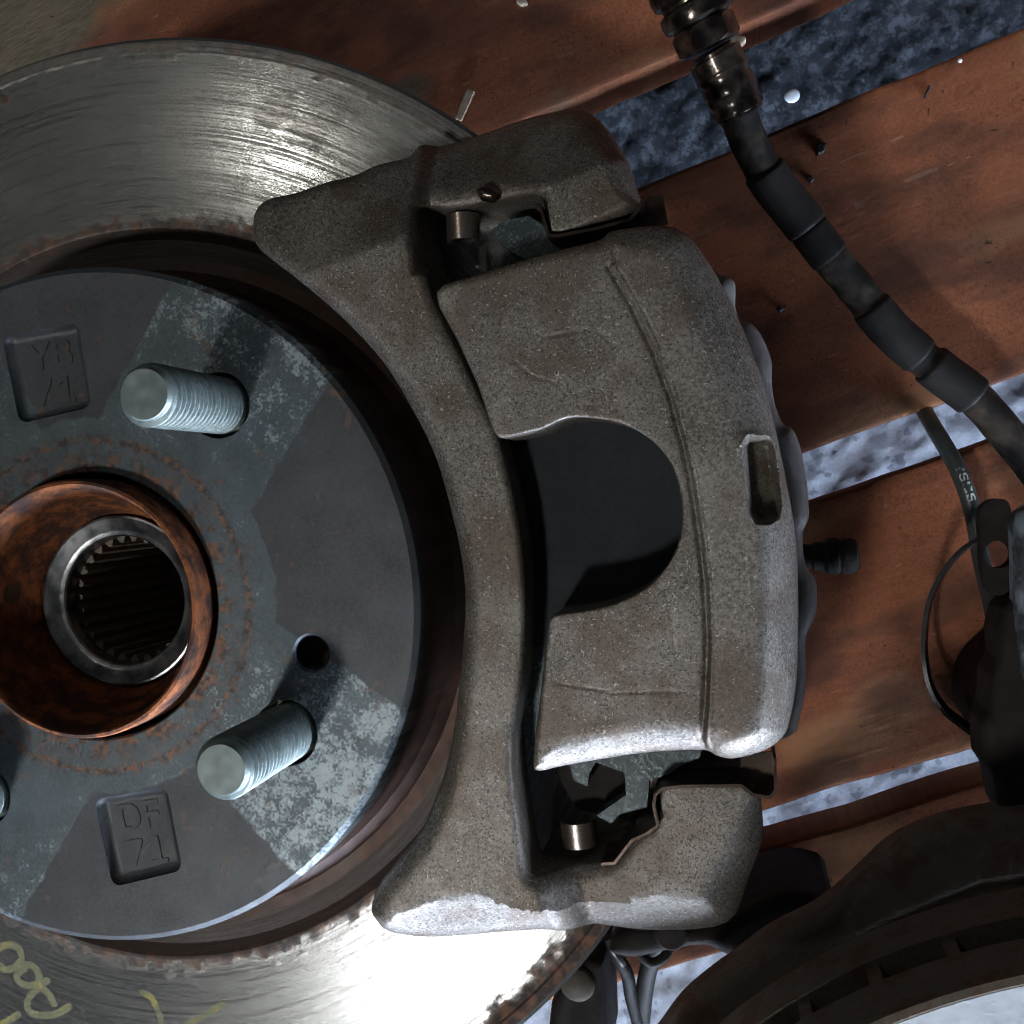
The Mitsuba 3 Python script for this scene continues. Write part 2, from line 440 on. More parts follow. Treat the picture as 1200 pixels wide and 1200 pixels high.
mat('pale_print', (0.42, 0.45, 0.42), 0.6)
mat('tie_nylon', (0.012, 0.011, 0.011), 0.35)
mat('paint_marker', lambda p, n, uv: mix((0.20, 0.205, 0.11), (0.36, 0.31, 0.09), smoothstep(0.5, 0.75, fbm(p.x * 300, p.y * 300, 0, 3))), 0.6)
mat('white_plastic', lambda p, n, uv: mix((0.62, 0.66, 0.66), (0.74, 0.77, 0.76), fbm(p.x * 60, p.y * 60, 0, 3)), 0.5)
mat('pale_wood', lambda p, n, uv: mix((0.40, 0.30, 0.20), (0.56, 0.46, 0.33), noise(p.x * 900, p.y * 300)), 0.7)
mat('flake_black', (0.016, 0.013, 0.012), 0.6)
mat('pebble_white', (0.72, 0.80, 0.84), 0.4)
mat('brass', lambda p, n, uv: mix((0.03, 0.024, 0.017), (0.075, 0.06, 0.04), fbm(p.x * 400, p.y * 400, p.z * 400, 3)), 0.6, 0.4)
mat('blue_grey_iron', lambda p, n, uv: mix((0.04, 0.045, 0.05), (0.22, 0.26, 0.30), smoothstep(0.35, 0.7, fbm(p.x * 220, p.y * 220, p.z * 220, 4))), 0.5, 0.3, lambda p, n, uv: fbm(p.x * 900, p.y * 900, p.z * 900, 3) * 9e-5)

GA = math.radians(20.3)
GC, GS = math.cos(GA), math.sin(GA)


def plank_color(p, n, uv):
    x, y, z = mm(p)
    u, v = x * GC + y * GS, -x * GS + y * GC
    grain = fbm(u * 0.035, v * 0.55 + 0.9 * fbm(u * 0.02, v * 0.05, 3, 2), z * 0.3, 4)
    fine = noise(u * 0.35, v * 3.2, z)
    stain = fbm(u * 0.022, v * 0.05, 6, 4)
    dirt = smoothstep(0.47, 0.70, fbm(u * 0.03, v * 0.055, 11, 4) + 0.12 * (fine - 0.5))
    specks = smoothstep(0.93, 0.97, noise(x * 0.75, y * 0.75, 3)) * smoothstep(0.5, 0.7, noise(x * 0.12, y * 0.12, 8))
    c = mix((0.19, 0.062, 0.032), (0.40, 0.158, 0.085), dr.clip(0.30 * grain + 0.12 * fine + 0.34 * noise(x * 2.1, y * 2.1, 2) + 0.12 + 0.42 * (fbm(x * 0.09, y * 0.09, 14, 4) - 0.5), 0, 1))
    c = mix(c, (0.46, 0.25, 0.13), smoothstep(0.56, 0.74, stain) * 0.55)
    c = mix(c, (0.095, 0.045, 0.032), dirt * 0.55)
    scratch = smoothstep(0.88, 0.95, noise(u * 0.05, v * 1.1, 31)) * smoothstep(0.6, 0.75, noise(u * 0.4, v * 0.2, 33))
    c = mix(c, (0.48, 0.33, 0.21), scratch * 0.35)
    c = c * (1 - 0.22 * smoothstep(0.45, 0.95, noise(x * 1.6 + 0.6 * y, y * 1.6 - 0.6 * x, 51)) * smoothstep(0.35, 0.6, fbm(x * 0.05, y * 0.05, 52, 3)))
    smear = smoothstep(0.46, 0.74, fbm(u * 0.045, v * 0.11, 61, 4))
    c = mix(c, (0.07, 0.042, 0.034), smear * 0.5)
    # old green-grey mould at the far left end of the pallet
    mould = smoothstep(0.38, 0.58, fbm(u * 0.02, v * 0.03, 40, 4) + smoothstep(-150.0, -250.0, x) * 0.6 - 0.3)
    c = mix(c, mix((0.075, 0.078, 0.055), (0.16, 0.155, 0.11), fine), mould * smoothstep(40.0, 110.0, y) * 0.85)
    return mix(c, (0.03, 0.022, 0.018), specks * 0.8)


mat('plank', plank_color, 0.95, 0.0, lambda p, n, uv: fbm((p.x * GC + p.y * GS) * 60, (p.y * GC - p.x * GS) * 800, 0, 3) * 0.45e-4 + fbm(p.x * 900, p.y * 900, p.z * 500, 2) * 6e-5, specular=0.06)


def floor_color(p, n, uv):
    x, y, z = mm(p)
    k = fbm(x * 0.12, y * 0.12, 0, 4)
    g = noise(x * 1.3, y * 1.3)
    c = mix((0.22, 0.245, 0.285), (0.39, 0.42, 0.465), dr.clip(0.4 * k + 0.35 * g + 0.25 * noise(x * 2.3, y * 2.3, 9), 0, 1))
    c = mix(c, (0.20, 0.175, 0.19), smoothstep(0.56, 0.70, fbm(x * 0.06, y * 0.06, 5, 4)) * 0.5)
    floor_shade = smoothstep(0.36, 0.66, fbm(x * 0.09, y * 0.09, 9, 5) + 0.006 * (y - 75))  # shade under the far boards put into the floor colour, noisy edged
    c = mix(c, mix((0.028, 0.033, 0.040), (0.085, 0.097, 0.115), smoothstep(0.4, 0.8, 0.75 * fbm(x * 0.3 + 0.17 * y, y * 0.3 - 0.17 * x, 2, 4) + 0.25 * noise(x * 1.1 + 0.5 * y, y * 1.1 - 0.5 * x, 4))), dr.clip(floor_shade, 0, 1))
    pits = smoothstep(0.66, 0.76, fbm(x * 0.2 + 0.13 * y, y * 0.2 - 0.13 * x, 17, 3))
    return mix(c, (0.10, 0.11, 0.135), pits * 0.6)


mat('floor_concrete', floor_color, 0.8, 0.0, lambda p, n, uv: fbm(p.x * 800, p.y * 800, 0, 3) * 0.7e-4, specular=0.1)

# ------------------------------------------------------------------ ground and pallet
Z_PLANK, Z_FLOOR = -125.0, -235.0
gx, gy = np.meshgrid(np.arange(-460, 461, 2.0), np.arange(-460, 461, 2.0), indexing='ij')
G = np.stack([gx, gy, np.zeros_like(gx)], -1)
fz = Z_FLOOR + 2.2 * (meshkit.fbm(G / 10, 4, 1) - 0.5) + 0.5 * (meshkit.noise(G / 3.1, 2) - 0.5)
edge = np.maximum(abs(gx), abs(gy)) > 455
fz[edge] = Z_FLOOR - 0.5
n = gx.shape[0]
i, j = np.meshgrid(np.arange(n - 1), np.arange(n - 1), indexing='ij')
a = (i * n + j).ravel()
fm = trimesh.Trimesh(np.stack([gx, gy, fz], -1).reshape(-1, 3), np.vstack([np.stack([a, a + n, a + n + 1], 1), np.stack([a, a + n + 1, a + 1], 1)]), process=False)
far = trimesh.creation.box((12000, 12000, 2))
far.apply_translation([0, 0, Z_FLOOR - 3.5])
put('floor', trimesh.util.concatenate([fm, far]), 'floor_concrete', True, kind='structure', label='rough blue-grey concrete floor seen through the gaps between the pallet boards')

tag('wooden_pallet', 'worn pallet of red-orange stained boards under the brake parts', 'pallet')
U = np.array([GC, GS])
N = np.array([-GS, GC])


def across(px, z=Z_PLANK):
    return float(at([px], z)[0, :2] @ N)


g1a, g1b = across((850, 38)), across((980, 122))
g2a, g2b = across((1075, 483)), across((1040, 557))
g3a, g3b = across((1010, 916)), across((1015, 958))
SPANS = [(g1a + 134, g1a + 230), (g1a, g1a + 128), (g2a, g1b), (g3a, g2b), (g3b - 27, g3b)]


def plank(lo, hi, seed):
    r = np.random.default_rng(seed)
    lu = np.arange(-520, 521, 5.0)
    prof = [(0, 20), (0, 1.6), (0.5, 0.5), (1.5, 0)]
    w = hi - lo
    vs = [(p, -q) for p, q in prof] + [(k, 0) for k in np.arange(5, w - 4, 5.0)] + [(w - p, -q) for p, q in prof[::-1]]
    off = r.uniform(0, 900)

    def wave1(o):
        return 2.2 * (meshkit.fbm(np.stack([lu / 35, np.full_like(lu, o), 0 * lu], 1), 3) - 0.5)
    wl, wh = wave1(off)[:, None], wave1(off + 50)[:, None]
    v, z = np.array(vs, float).T
    q = lo + v + wl * (1 - v / w) + wh * (v / w)
    uu = np.broadcast_to(lu[:, None], q.shape)
    dz = np.where(z > -2, 0.3 * (meshkit.fbm(np.stack([uu / 60, q / 14, np.full_like(q, off)], -1), 3) - 0.5), 0)
    ring = np.concatenate([uu[..., None] * U + q[..., None] * N, (Z_PLANK + z + dz)[..., None]], -1)
    return grid_mesh(ring, True)


for k, (lo, hi) in enumerate(SPANS):
    put('wooden_pallet__plank', plank(lo, hi, 20 + k), 'plank', 30)
for u0 in (-330, 420):
    b = trimesh.creation.box((90, 560, 88))
    b.apply_transform(trimesh.transformations.rotation_matrix(GA, [0, 0, 1]))
    c = U * u0 + N * ((SPANS[0][1] + SPANS[-1][0]) / 2)
    b.apply_translation([c[0], c[1], Z_PLANK - 20.2 - 44])
    put('wooden_pallet__bearer', b, 'plank', False)

# ------------------------------------------------------------------ hub and brake disc
Z_F = -24.24
tag('brake_disc', 'large worn brake disc with a raised dark hat and wheel studs, left in the picture', 'brake disc')
fr = [(76, -27), (83.2, -26.8), (84.6, -25.6), (85.4, Z_F - 0.25), (86.2, Z_F), (125.4, Z_F), (125.9, Z_F + 0.35), (128.1, Z_F + 0.3), (129.1, Z_F - 0.7), (129.1, Z_F - 8), (76, Z_F - 8)]
put('brake_disc__outer_plate', lathe(fr, HUB, 256), 'disc_steel', 30)
put('brake_disc__inner_plate', lathe([(80, Z_F - 16), (129.1, Z_F - 16), (129.1, Z_F - 23.3), (128.4, Z_F - 24), (80, Z_F - 24)], HUB, 160), 'old_iron', 30)
vanes = []
for k in range(36):
    b = trimesh.creation.box((44, 4, 8.2))
    b.apply_translation([105, 0, Z_F - 12])
    b.apply_transform(trimesh.transformations.rotation_matrix(k * math.pi / 18, [0, 0, 1]))
    b.apply_translation([*HUB, 0])
    vanes.append(b)
for b in vanes:
    put('brake_disc__cooling_vane', b, 'old_iron', False)

RH = 72.06
hat = boolean_ready([(28.4, -7), (28.4, -0.4), (28.8, 0), (RH - 1.3, 0), (RH - 0.1, -0.85), (RH, -1.2), (RH + 0.5, -20), (RH + 1.4, -24.5), (RH + 4, -26.4), (RH + 7, -26.9), (RH + 7, -31), (RH - 6, -31), (RH - 7, -7)], HUB, 256)
STUDS = [at([px], 0)[0, :2] for px in ((256, 475), (335, 859), (-21, 933))]


def soft_box(corners, z0, z1, r):
    balls = []
    for c in corners:
        for z in (z0, z1):
            balls.append(m3.Manifold.sphere(r, 24).translate([c[0], c[1], z]))
    return m3.Manifold.batch_hull(balls)


POCKETS = [at([(7, 397), (88, 382), (103, 474), (26, 492)], 0)[:, :2], at([(115, 940), (192, 927), (209, 1017), (135, 1035)], 0)[:, :2]]
for c in POCKETS:
    ctr = c.mean(0)
    hat = hat - soft_box(ctr + (c - ctr) * 0.84, 0.15, 6, 2.1)
for s in STUDS:
    hat = hat - m3.Manifold.cylinder(20, 6.9, 6.9, 48).translate([*s, -12])
bolt_hole = at([(365, 765)], 0)[0, :2]
hat = hat - m3.Manifold.cylinder(20, 3.55, 3.55, 40).translate([*bolt_hole, -12]) - m3.Manifold.cylinder(0.61, 3.5, 4.1, 40).translate([*bolt_hole, -0.6])
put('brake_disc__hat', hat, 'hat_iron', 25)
for c, rows in ((POCKETS[0], ('YB', '71')), (POCKETS[1], ('DF', '71'))):
    ux = (c[1] - c[0]) / np.linalg.norm(c[1] - c[0])
    ang = math.atan2(ux[1], ux[0])
    ctr = c.mean(0)
    vy = np.array([-ux[1], ux[0]])
    for q, txt in enumerate(rows):
        t = meshkit.text_mesh(txt, 5.6, 0.45, True)
        t.apply_translation([-t.bounds[:, 0].mean(), -t.bounds[:, 1].mean(), -t.bounds[0, 2]])
        t.apply_scale([1.05, 1.0, 1.0])
        t.apply_transform(trimesh.transformations.rotation_matrix(ang, [0, 0, 1]))
        o = ctr + vy * (3.9 - 7.8 * q)
        t.apply_translation([o[0], o[1], -2.12])
        put('brake_disc__lettering', t, 'hat_iron', False, label='raised cast characters in the pocket of the hat')

# yellow marker writing on the friction face
strokes = [[(-12, 1128), (-2, 1112), (12, 1107), (22, 1112), (25, 1124), (16, 1134), (6, 1136), (-2, 1130)],
           [(22, 1132), (36, 1131), (45, 1140), (44, 1152), (34, 1155), (22, 1150), (20, 1142), (28, 1136)],
           [(55, 1149), (46, 1157), (35, 1168), (32, 1178), (36, 1186), (50, 1190), (66, 1188), (81, 1180)],
           [(50, 1158), (58, 1166), (63, 1176)], [(-20, 1208), (0, 1201), (10, 1196), (21, 1189)],
           [(167, 1163), (178, 1170), (186, 1186), (191, 1204)], [(262, 1176), (246, 1186), (222, 1199), (205, 1210)]]
for k, s in enumerate(strokes):
    w = cat_rom(at(s, Z_F)[:, :2], 8)
    put('brake_disc__paint_mark', flat_solid(LineString(w).buffer(0.88 if k < 5 else 0.75), Z_F - 0.02, Z_F + 0.02 + 0.006 * k), 'paint_marker', False, label='yellow marker writing' if k == 0 else None)

tag('wheel_hub', 'rusty orange wheel hub with a splined bore in the middle of the disc', 'wheel hub')
snout = [(19.25, -20), (19.3, -12.4), (20.4, -10.5), (23.2, -4), (24.9, 3), (25.5, 5.8), (26.1, 6.5), (26.7, 6.3), (27.08, 5.6), (27.1, -20)]
put('wheel_hub__snout', lathe(snout, HUB, 200), 'rust', 40)
sleeve = [(14.4, -16.9), (14.4, -12.9), (14.75, -12.5), (15.5, -12.4), (15.9, -12.2), (18.5, -10.9), (19.0, -11.0), (19.2, -11.6), (19.2, -16.9)]
put('wheel_hub__splined_sleeve', lathe(sleeve, HUB, 120), 'bright_steel', 30)
nt = 28
ang = np.linspace(0, 2 * np.pi, nt * 8, endpoint=False)
rr = 14.5 - 1.5 * (0.5 + 0.5 * np.clip(2.2 * np.cos(nt * ang), -1, 1))
inner = np.stack([rr * np.cos(ang), rr * np.sin(ang)], 1)
spl = m3.Manifold.extrude(m3.CrossSection([np.stack([17 * np.cos(ang), 17 * np.sin(ang)], 1), inner[::-1]], m3.FillRule.EvenOdd), 42).translate([*HUB, -59])
put('wheel_hub__spline', spl, 'old_iron', False)
put('wheel_hub__flange', lathe([(28, -8), (70, -8), (70, -13), (45, -16), (36, -40), (34, -110), (44, -124), (44, Z_PLANK + 0.5), (0.5, Z_PLANK + 0.5), (0.5, -59.5), (28, -59.5)], HUB, 120), 'old_iron', 30)
for s in STUDS:
    zz, aa = np.meshgrid(np.arange(-12, 29.4, 0.125), np.linspace(0, 2 * np.pi, 64, endpoint=False), indexing='ij')
    ph = zz / 1.75 - aa / (2 * np.pi)
    tri = np.abs((ph % 1) - 0.5) * 2
    rad = 5.95 - 1.3 * np.clip(1.2 * tri - 0.15, 0, 1)
    rad = np.minimum(rad, 4.9 + np.clip(29.7 - zz, 0, 9) * 0.95)
    ringz = np.stack([rad * np.cos(aa), rad * np.sin(aa), zz], -1)
    top = np.stack([4.85 * np.cos(aa[-1:]), 4.85 * np.sin(aa[-1:]), np.full_like(aa[-1:], 29.9)], -1)
    top2 = np.stack([4.6 * np.cos(aa[-1:]), 4.6 * np.sin(aa[-1:]), np.full_like(aa[-1:], 30.3)], -1)
    m = grid_mesh(np.concatenate([ringz, top, top2]), True)
    m.apply_translation([*s, 0])
    put('wheel_hub__wheel_stud', m, 'zinc', 28)

# ------------------------------------------------------------------ caliper bracket
BR = [(297, 258), (303, 240), (318, 231), (345, 226), (375, 216), (410, 205), (445, 193), (476, 182), (486, 168), (508, 156), (540, 143), (600, 122), (640, 113), (672, 111), (695, 125),
      (715, 150), (735, 187), (748, 225), (751, 238), (741, 252), (700, 264), (648, 277), (641, 262), (634, 233), (600, 232), (560, 237), (520, 241), (494, 238), (486, 250), (493, 280), (505, 315),
      (514, 349), (530, 388), (548, 423), (566, 460), (585, 498), (600, 548), (613, 605), (620, 660), (622, 720), (618, 790), (610, 835), (606, 858), (607, 900), (614, 950), (622, 1000),
      (632, 1018), (660, 1019), (695, 1016), (722, 1010), (743, 986), (768, 970), (771, 945), (776, 927), (792, 921), (868, 921), (885, 927), (891, 940), (895, 992), (878, 1042), (853, 1081),
      (772, 1094), (715, 1090), (650, 1080), (605, 1081), (550, 1085), (505, 1085), (468, 1077), (451, 1064), (444, 1052), (450, 1030), (467, 1008), (497, 970), (512, 935), (525, 900), (537, 840),
      (545, 767), (549, 700), (544, 650), (533, 600), (516, 540), (491, 487), (454, 426), (405, 373), (355, 330), (325, 308), (303, 288)]
upper_leg = Polygon(plan([(480, 150), (483, 190), (482, 240), (490, 330), (800, 330), (800, 60), (480, 60)], -4))
lower_leg = Polygon(plan([(606, 855), (609, 905), (620, 975), (633, 1035), (650, 1100), (650, 1200), (950, 1200), (950, 850)], -4))
BRP = plan(BR, [np.interp(y, [1035, 1082], [-4, -13]) if y > 600 else np.interp(y, [110, 240], [-15, -4]) if x > 440 else -4 for x, y in BR], 4)
br_r = blend([(300, 255, 4), (400, 205, 3), (480, 180, 4), (540, 143, 8), (640, 113, 8), (700, 135, 7), (740, 210, 5), (700, 264, 0.8), (650, 275, 0.8), (600, 232, 5), (520, 241, 6), (490, 260, 3),
              (510, 345, 2.2), (560, 450, 2.0), (610, 600, 1.6), (622, 720, 1.2), (610, 840, 1.4), (607, 900, 1.4), (622, 1000, 2), (660, 1019, 4.5), (720, 1010, 3), (771, 945, 0.8), (800, 921, 0.8), (868, 921, 0.8),
              (893, 960, 2.5), (878, 1042, 3), (850, 1081, 4), (772, 1094, 4.5), (700, 1088, 4.5), (640, 1080, 4.5), (550, 1085, 4.5), (480, 1084, 4.5), (442, 1054, 5), (480, 990, 5), (525, 900, 5), (545, 767, 4.5),
              (548, 690, 4.5), (533, 600, 4.5), (490, 490, 4.5), (420, 390, 4), (330, 310, 3)], -4, BRP)


def legs(P):
    return shapely.contains_xy(upper_leg, P[:, 0], P[:, 1]) | shapely.contains_xy(lower_leg, P[:, 0], P[:, 1])


UP0, UP1 = at([(560, 240)], -4)[0, :2], at([(530, 150)], -4)[0, :2]
UPD = (UP1 - UP0) / np.linalg.norm(UP1 - UP0)


def bracket_top(P):
    t = np.clip((P - UP0) @ UPD + 2, 0, 26)
    west, east = at([(340, 200), (520, 200)], -4)[:, 0]
    return 2.0 - 0.72 * t * np.clip((P[:, 0] - west) / (east - west), 0.3, 1)


br_bevel = blend([(893, 950, 6.5), (885, 1010, 8), (860, 1070, 9.5), (810, 1090, 11), (760, 1094, 13), (700, 1088, 13.5), (640, 1080, 13), (550, 1085, 13), (480, 1084, 11), (445, 1065, 6), (440, 1045, 0), (490, 980, 0), (535, 840, 0), (548, 690, 0), (490, 490, 0),
                  (330, 310, 0), (300, 255, 0), (480, 180, 0), (640, 113, 6), (715, 150, 7), (745, 225, 4), (650, 275, 0), (510, 345, 0), (620, 720, 0), (607, 900, 0), (625, 1010, 0), (700, 1012, 0), (771, 945, 0), (830, 921, 0), (886, 930, 2)], -8, BRP)
bracket = cast(BRP, bracket_top, lambda P: np.where(legs(P), -62.0, -13.0), br_r,
               [(upper_leg.intersection(Polygon(plan(BR, -4)).buffer(15)), -4.0, 3.0), (lower_leg.intersection(Polygon(plan(BR, -4)).buffer(15)), -7.0, 8.0)], step=0.5, h=0.9, bump=0.05, squash=0.8, bevel=(br_bevel, 0.62))
put('caliper_bracket', bracket, 'cast_iron', 32, 'grey-brown cast iron caliper bracket with a curved bar over the brake disc', 'caliper bracket')

# ------------------------------------------------------------------ brake pad
pad = Polygon(plan([(576, 275), (592, 262), (622, 256), (640, 268), (646, 285), (700, 290), (790, 300), (835, 420), (850, 600), (850, 780), (820, 885), (800, 893), (782, 905), (762, 911), (759, 942), (728, 950), (718, 961), (700, 952),
                    (735, 928), (733, 902), (700, 890), (692, 903), (690, 918), (674, 911), (670, 895), (625, 870), (590, 820), (580, 720), (572, 600), (545, 480), (525, 400), (560, 330), (600, 322), (618, 306), (600, 297)], -12)).buffer(0.3).buffer(-0.3)
tag('brake_pad', 'dark blue-grey brake pad seen through the U-shaped opening of the caliper', 'brake pad')
put('brake_pad__backing_plate', flat_solid(pad, -15, -9.6), 'pad_paint', False)
shim = Polygon(plan([(546, 470), (700, 440), (812, 500), (815, 690), (700, 740), (582, 770), (576, 640)], -9.5))
put('brake_pad__shim', flat_solid(shim, -9.59, -8.9), 'shim', False)
put('brake_pad__shade_plate', flat_solid(Polygon(plan([(662, 885), (742, 885), (746, 935), (712, 957), (676, 948), (650, 905)], -16)), -17.5, -16.2), 'black_iron', False)  # dark plate added below the notch to stand for its shade
put('brake_pad__friction_lining', flat_solid(pad.buffer(-6), Z_F + 0.4, -15.003), 'black_iron', False)

# ------------------------------------------------------------------ caliper
CAL = [(516, 346), (560, 326), (640, 301), (700, 285), (716, 274), (740, 268), (780, 264), (800, 270), (814, 282), (828, 302), (842, 325), (861, 362), (880, 405), (895, 447), (907, 490), (918, 540), (930, 600),
       (936, 650), (938, 725), (936, 800), (928, 848), (921, 866), (905, 880), (883, 888), (857, 892), (838, 887), (824, 881), (780, 882), (740, 886), (700, 892), (660, 898), (632, 901), (628, 885), (638, 800), (645, 740), (648, 722),
       (660, 717), (700, 711), (735, 700), (767, 680), (790, 650), (799, 620), (800, 590), (793, 556), (780, 532), (760, 513), (735, 499), (700, 491), (667, 491), (637, 504), (600, 513), (584, 508), (565, 455), (540, 400)]
RIDGE = [(719, 312), (733, 336), (747, 360), (772, 412), (792, 467), (806, 520), (816, 565), (825, 625), (832, 687), (835, 750), (832, 825), (828, 868), (832, 883)]
bridge = Polygon(plan([(700, 250), (712, 290)] + RIDGE + [(835, 930), (1000, 930), (1000, 250)], 8))
cal_r = blend([(520, 346, 1.2), (640, 301, 2.0), (700, 287, 2.5), (740, 268, 6), (790, 266, 8), (842, 325, 9.5), (880, 405, 10), (907, 490, 9.5), (930, 600, 9), (938, 725, 9.5), (930, 840, 9), (905, 880, 8), (857, 892, 6),
               (824, 881, 3), (740, 886, 3), (660, 897, 2.5), (632, 895, 1.5), (640, 800, 1.0), (648, 725, 0.6), (700, 711, 0.5), (767, 680, 0.5), (799, 620, 0.5), (780, 532, 0.5), (735, 499, 0.5), (667, 491, 0.5), (600, 513, 0.5), (540, 400, 1.2)], 4, plan(CAL, 4, 3))
slot = Polygon(plan([(868, 522), (874, 511), (900, 511), (908, 520), (917, 590), (914, 608), (900, 615), (884, 613), (876, 600)], 3))
lip = Polygon(plan([(860, 520), (866, 505), (905, 502), (914, 515), (912, 540), (864, 540)], 3))
wave = [LineString(plan(q, 8)) for q in ([(640, 395), (690, 385), (715, 398), (722, 420)], [(779, 690), (787, 730), (792, 770)], [(650, 800), (720, 812), (800, 810)], [(600, 420), (622, 440), (660, 452)])]
cal_bevel = blend([(938, 700, 7), (937, 640, 7), (928, 590, 6), (912, 510, 4), (888, 425, 2), (936, 780, 7.5), (930, 840, 7), (905, 880, 6), (857, 892, 6), (824, 881, 6.5), (740, 886, 7), (660, 897, 6), (632, 901, 4), (628, 880, 0), (640, 800, 0), (648, 725, 0), (735, 700, 0), (799, 600, 0), (735, 499, 0), (600, 513, 0), (540, 400, 0), (520, 346, 0), (640, 301, 0), (740, 268, 0), (842, 325, 0)], 4, plan(CAL, 4, 3))
caliper = cast(plan(CAL, 4, 3), const(8.0), lambda P: np.where(shapely.contains_xy(bridge, P[:, 0], P[:, 1]), -66.0, -8.6), cal_r,
               [(bridge.intersection(Polygon(plan(CAL, 4)).buffer(12)), 0.7, 1.0), (lip, 0.3, 1.8), (slot, -6.5, 1.5)],
               [(LineString(plan(RIDGE, 8)), 0.75, 0.75), (LineString(plan([(x - 6, y) for x, y in RIDGE[:-1]], 8)), -0.45, 0.8)] + [(w, -0.07, 0.6) for w in wave], step=0.5, h=0.9, bump=0.05, squash=0.72, bevel=(cal_bevel, 0.6))
tag('brake_caliper', 'grey-brown cast brake caliper with a U-shaped opening and a long parting line, in the middle', 'brake caliper')
put('brake_caliper__body', caliper, 'cast_iron', 32)
HS = [(780, 300), (838, 322), (852, 325), (861, 333), (862, 346), (861, 358), (867, 375), (880, 380), (893, 396), (904, 425), (904, 448), (908, 475), (917, 497), (927, 502), (936, 520), (944, 560), (947, 590), (947, 608), (940, 625),
      (943, 660), (955, 678), (957, 700), (955, 720), (945, 742), (943, 760), (944, 800), (936, 840), (925, 860), (860, 870), (780, 800), (760, 500)]
put('brake_caliper__cylinder_housing', cast(plan(HS, -40, 3), const(-34), const(-95), const(4.0), step=0.9, h=2.2), 'cast_iron_dull', 32)
b0 = at([(938, 652)], -48)[0]
cap = lathe([(0.01, 0), (3.4, 0), (3.4, 3.2), (4.0, 3.6), (4.0, 6.0), (4.4, 6.6), (5.1, 7.4), (5.3, 9.0), (5.0, 10.2), (4.5, 10.7), (4.9, 11.4), (5.0, 13.4), (4.5, 14.9), (3.2, 15.7), (0.01, 15.9)], seg=48)
cap.apply_scale([0.82, 0.82, 0.82])
put('brake_caliper__bleeder_cap', along(cap, b0, [1, 0.02, 0.03]), 'rubber', 30, label='small black rubber cap on the bleed screw')

# ------------------------------------------------------------------ anti-rattle clips
tag('retaining_clip', 'brown spring steel clip with a rolled tab, below the caliper fingers', 'clip')
low = at([(705, 1012), (720, 1011), (741, 984), (757, 977), (771, 967), (768, 953), (766, 944), (768, 931), (776, 924), (800, 921), (868, 920), (876, 925)], -3)[:, :2]
put('retaining_clip__strip', ribbon(low, -16, -2.6, 0.6), 'spring_steel', 25)
tabm = ribbon(at([(874, 924), (882, 931), (902, 934), (909, 926), (908, 888)], -2)[:, :2], -14, -1.6, 0.6)
put('retaining_clip__end_tab', tabm, 'spring_steel', 25)
fl = flat_solid(Polygon(at([(868, 917), (878, 929), (901, 932), (907, 924), (906, 884), (868, 888)], -5)[:, :2]), -8.0, -7.4)
put('retaining_clip__flange', fl, 'spring_steel', 25)
tag('retaining_clip_001', 'dark spring steel clip with a rolled tab, above the caliper fingers', 'clip')
upp = at([(627, 239), (633, 241), (637, 256), (643, 276), (652, 277), (700, 268), (738, 258), (748, 246), (752, 236)], -1)[:, :2]
put('retaining_clip_001__strip', ribbon(upp, -16, -0.6, 0.6), 'spring_steel', 25)
put('retaining_clip_001__flange', flat_solid(Polygon(at([(750, 240), (758, 231), (776, 227), (783, 262), (760, 268), (735, 268)], -6)[:, :2]), -7.0, -6.3), 'spring_steel', 25)


def curl(px, z, r, length, turn, a0=-15, a1=205):
    c = at([px], z)[0]
    aa = np.radians(np.linspace(a0, a1, 40))
    o = np.concatenate([np.stack([r * np.cos(aa), r * np.sin(aa)], 1), np.stack([(r - 0.55) * np.cos(aa[::-1]), (r - 0.55) * np.sin(aa[::-1])], 1)])
    m = mesh_of(m3.Manifold.extrude(m3.CrossSection([o], m3.FillRule.EvenOdd), length)).copy()
    m.apply_translation([0, 0, -length / 2])
    m.apply_transform(trimesh.transformations.rotation_matrix(math.pi / 2, [1, 0, 0]))
    m.apply_transform(trimesh.transformations.rotation_matrix(turn, [0, 0, 1]))
    m.apply_translation(c)
    return m


put('retaining_clip__rolled_tab', curl((679, 975), -12, 3.75, 5.2, math.radians(6)), 'curl_steel', 30, label='shiny rolled tab')
put('retaining_clip_001__rolled_tab', curl((543, 268), -11, 3.5, 5.4, math.radians(2)), 'curl_steel', 30, label='shiny rolled tab')
small = cast(plan([(557, 222), (566, 217), (578, 222), (584, 229), (577, 235), (562, 233)], -3), const(-2.2), const(-5), const(1.2), step=0.4, h=0.8)
put('retaining_clip_001__bent_end', small, 'spring_steel', 30)

# ------------------------------------------------------------------ brake hose
ax_px = [(800, -25), (808, 0), (822, 35), (838, 68), (858, 113), (877, 165), (903, 212), (936, 254), (973, 302), (1005, 340), (1042, 385), (1072, 412), (1102, 436), (1146, 470), (1185, 515), (1225, 565), (1260, 610)]
ax_z = [-66, -66, -68, -71, -74, -79, -84, -88, -91, -94, -97, -99, -101, -103, -105, -107, -108]
axis = cat_rom(at(ax_px, ax_z), 10)
seglen = np.r_[0, np.cumsum(np.linalg.norm(np.diff(axis, axis=0), axis=1))]


def hose_part(a, b, rfun, step=0.5, sides=28):
    s = np.arange(a, b + 1e-6, step)
    p = np.stack([np.interp(s, seglen, axis[:, k]) for k in range(3)], 1)
    return tube(p, rfun(s - a, b - a), sides)


def s_at(px):
    q = np.stack([(axis @ np.array([1, 0, 0])), axis[:, 1]], 1)
    w = np.array([at([px], z)[0, :2] for z in np.linspace(-110, -60, 26)])
    dd = np.linalg.norm(q[:, None] - w[None], axis=2).min(1)
    return seglen[dd.argmin()]


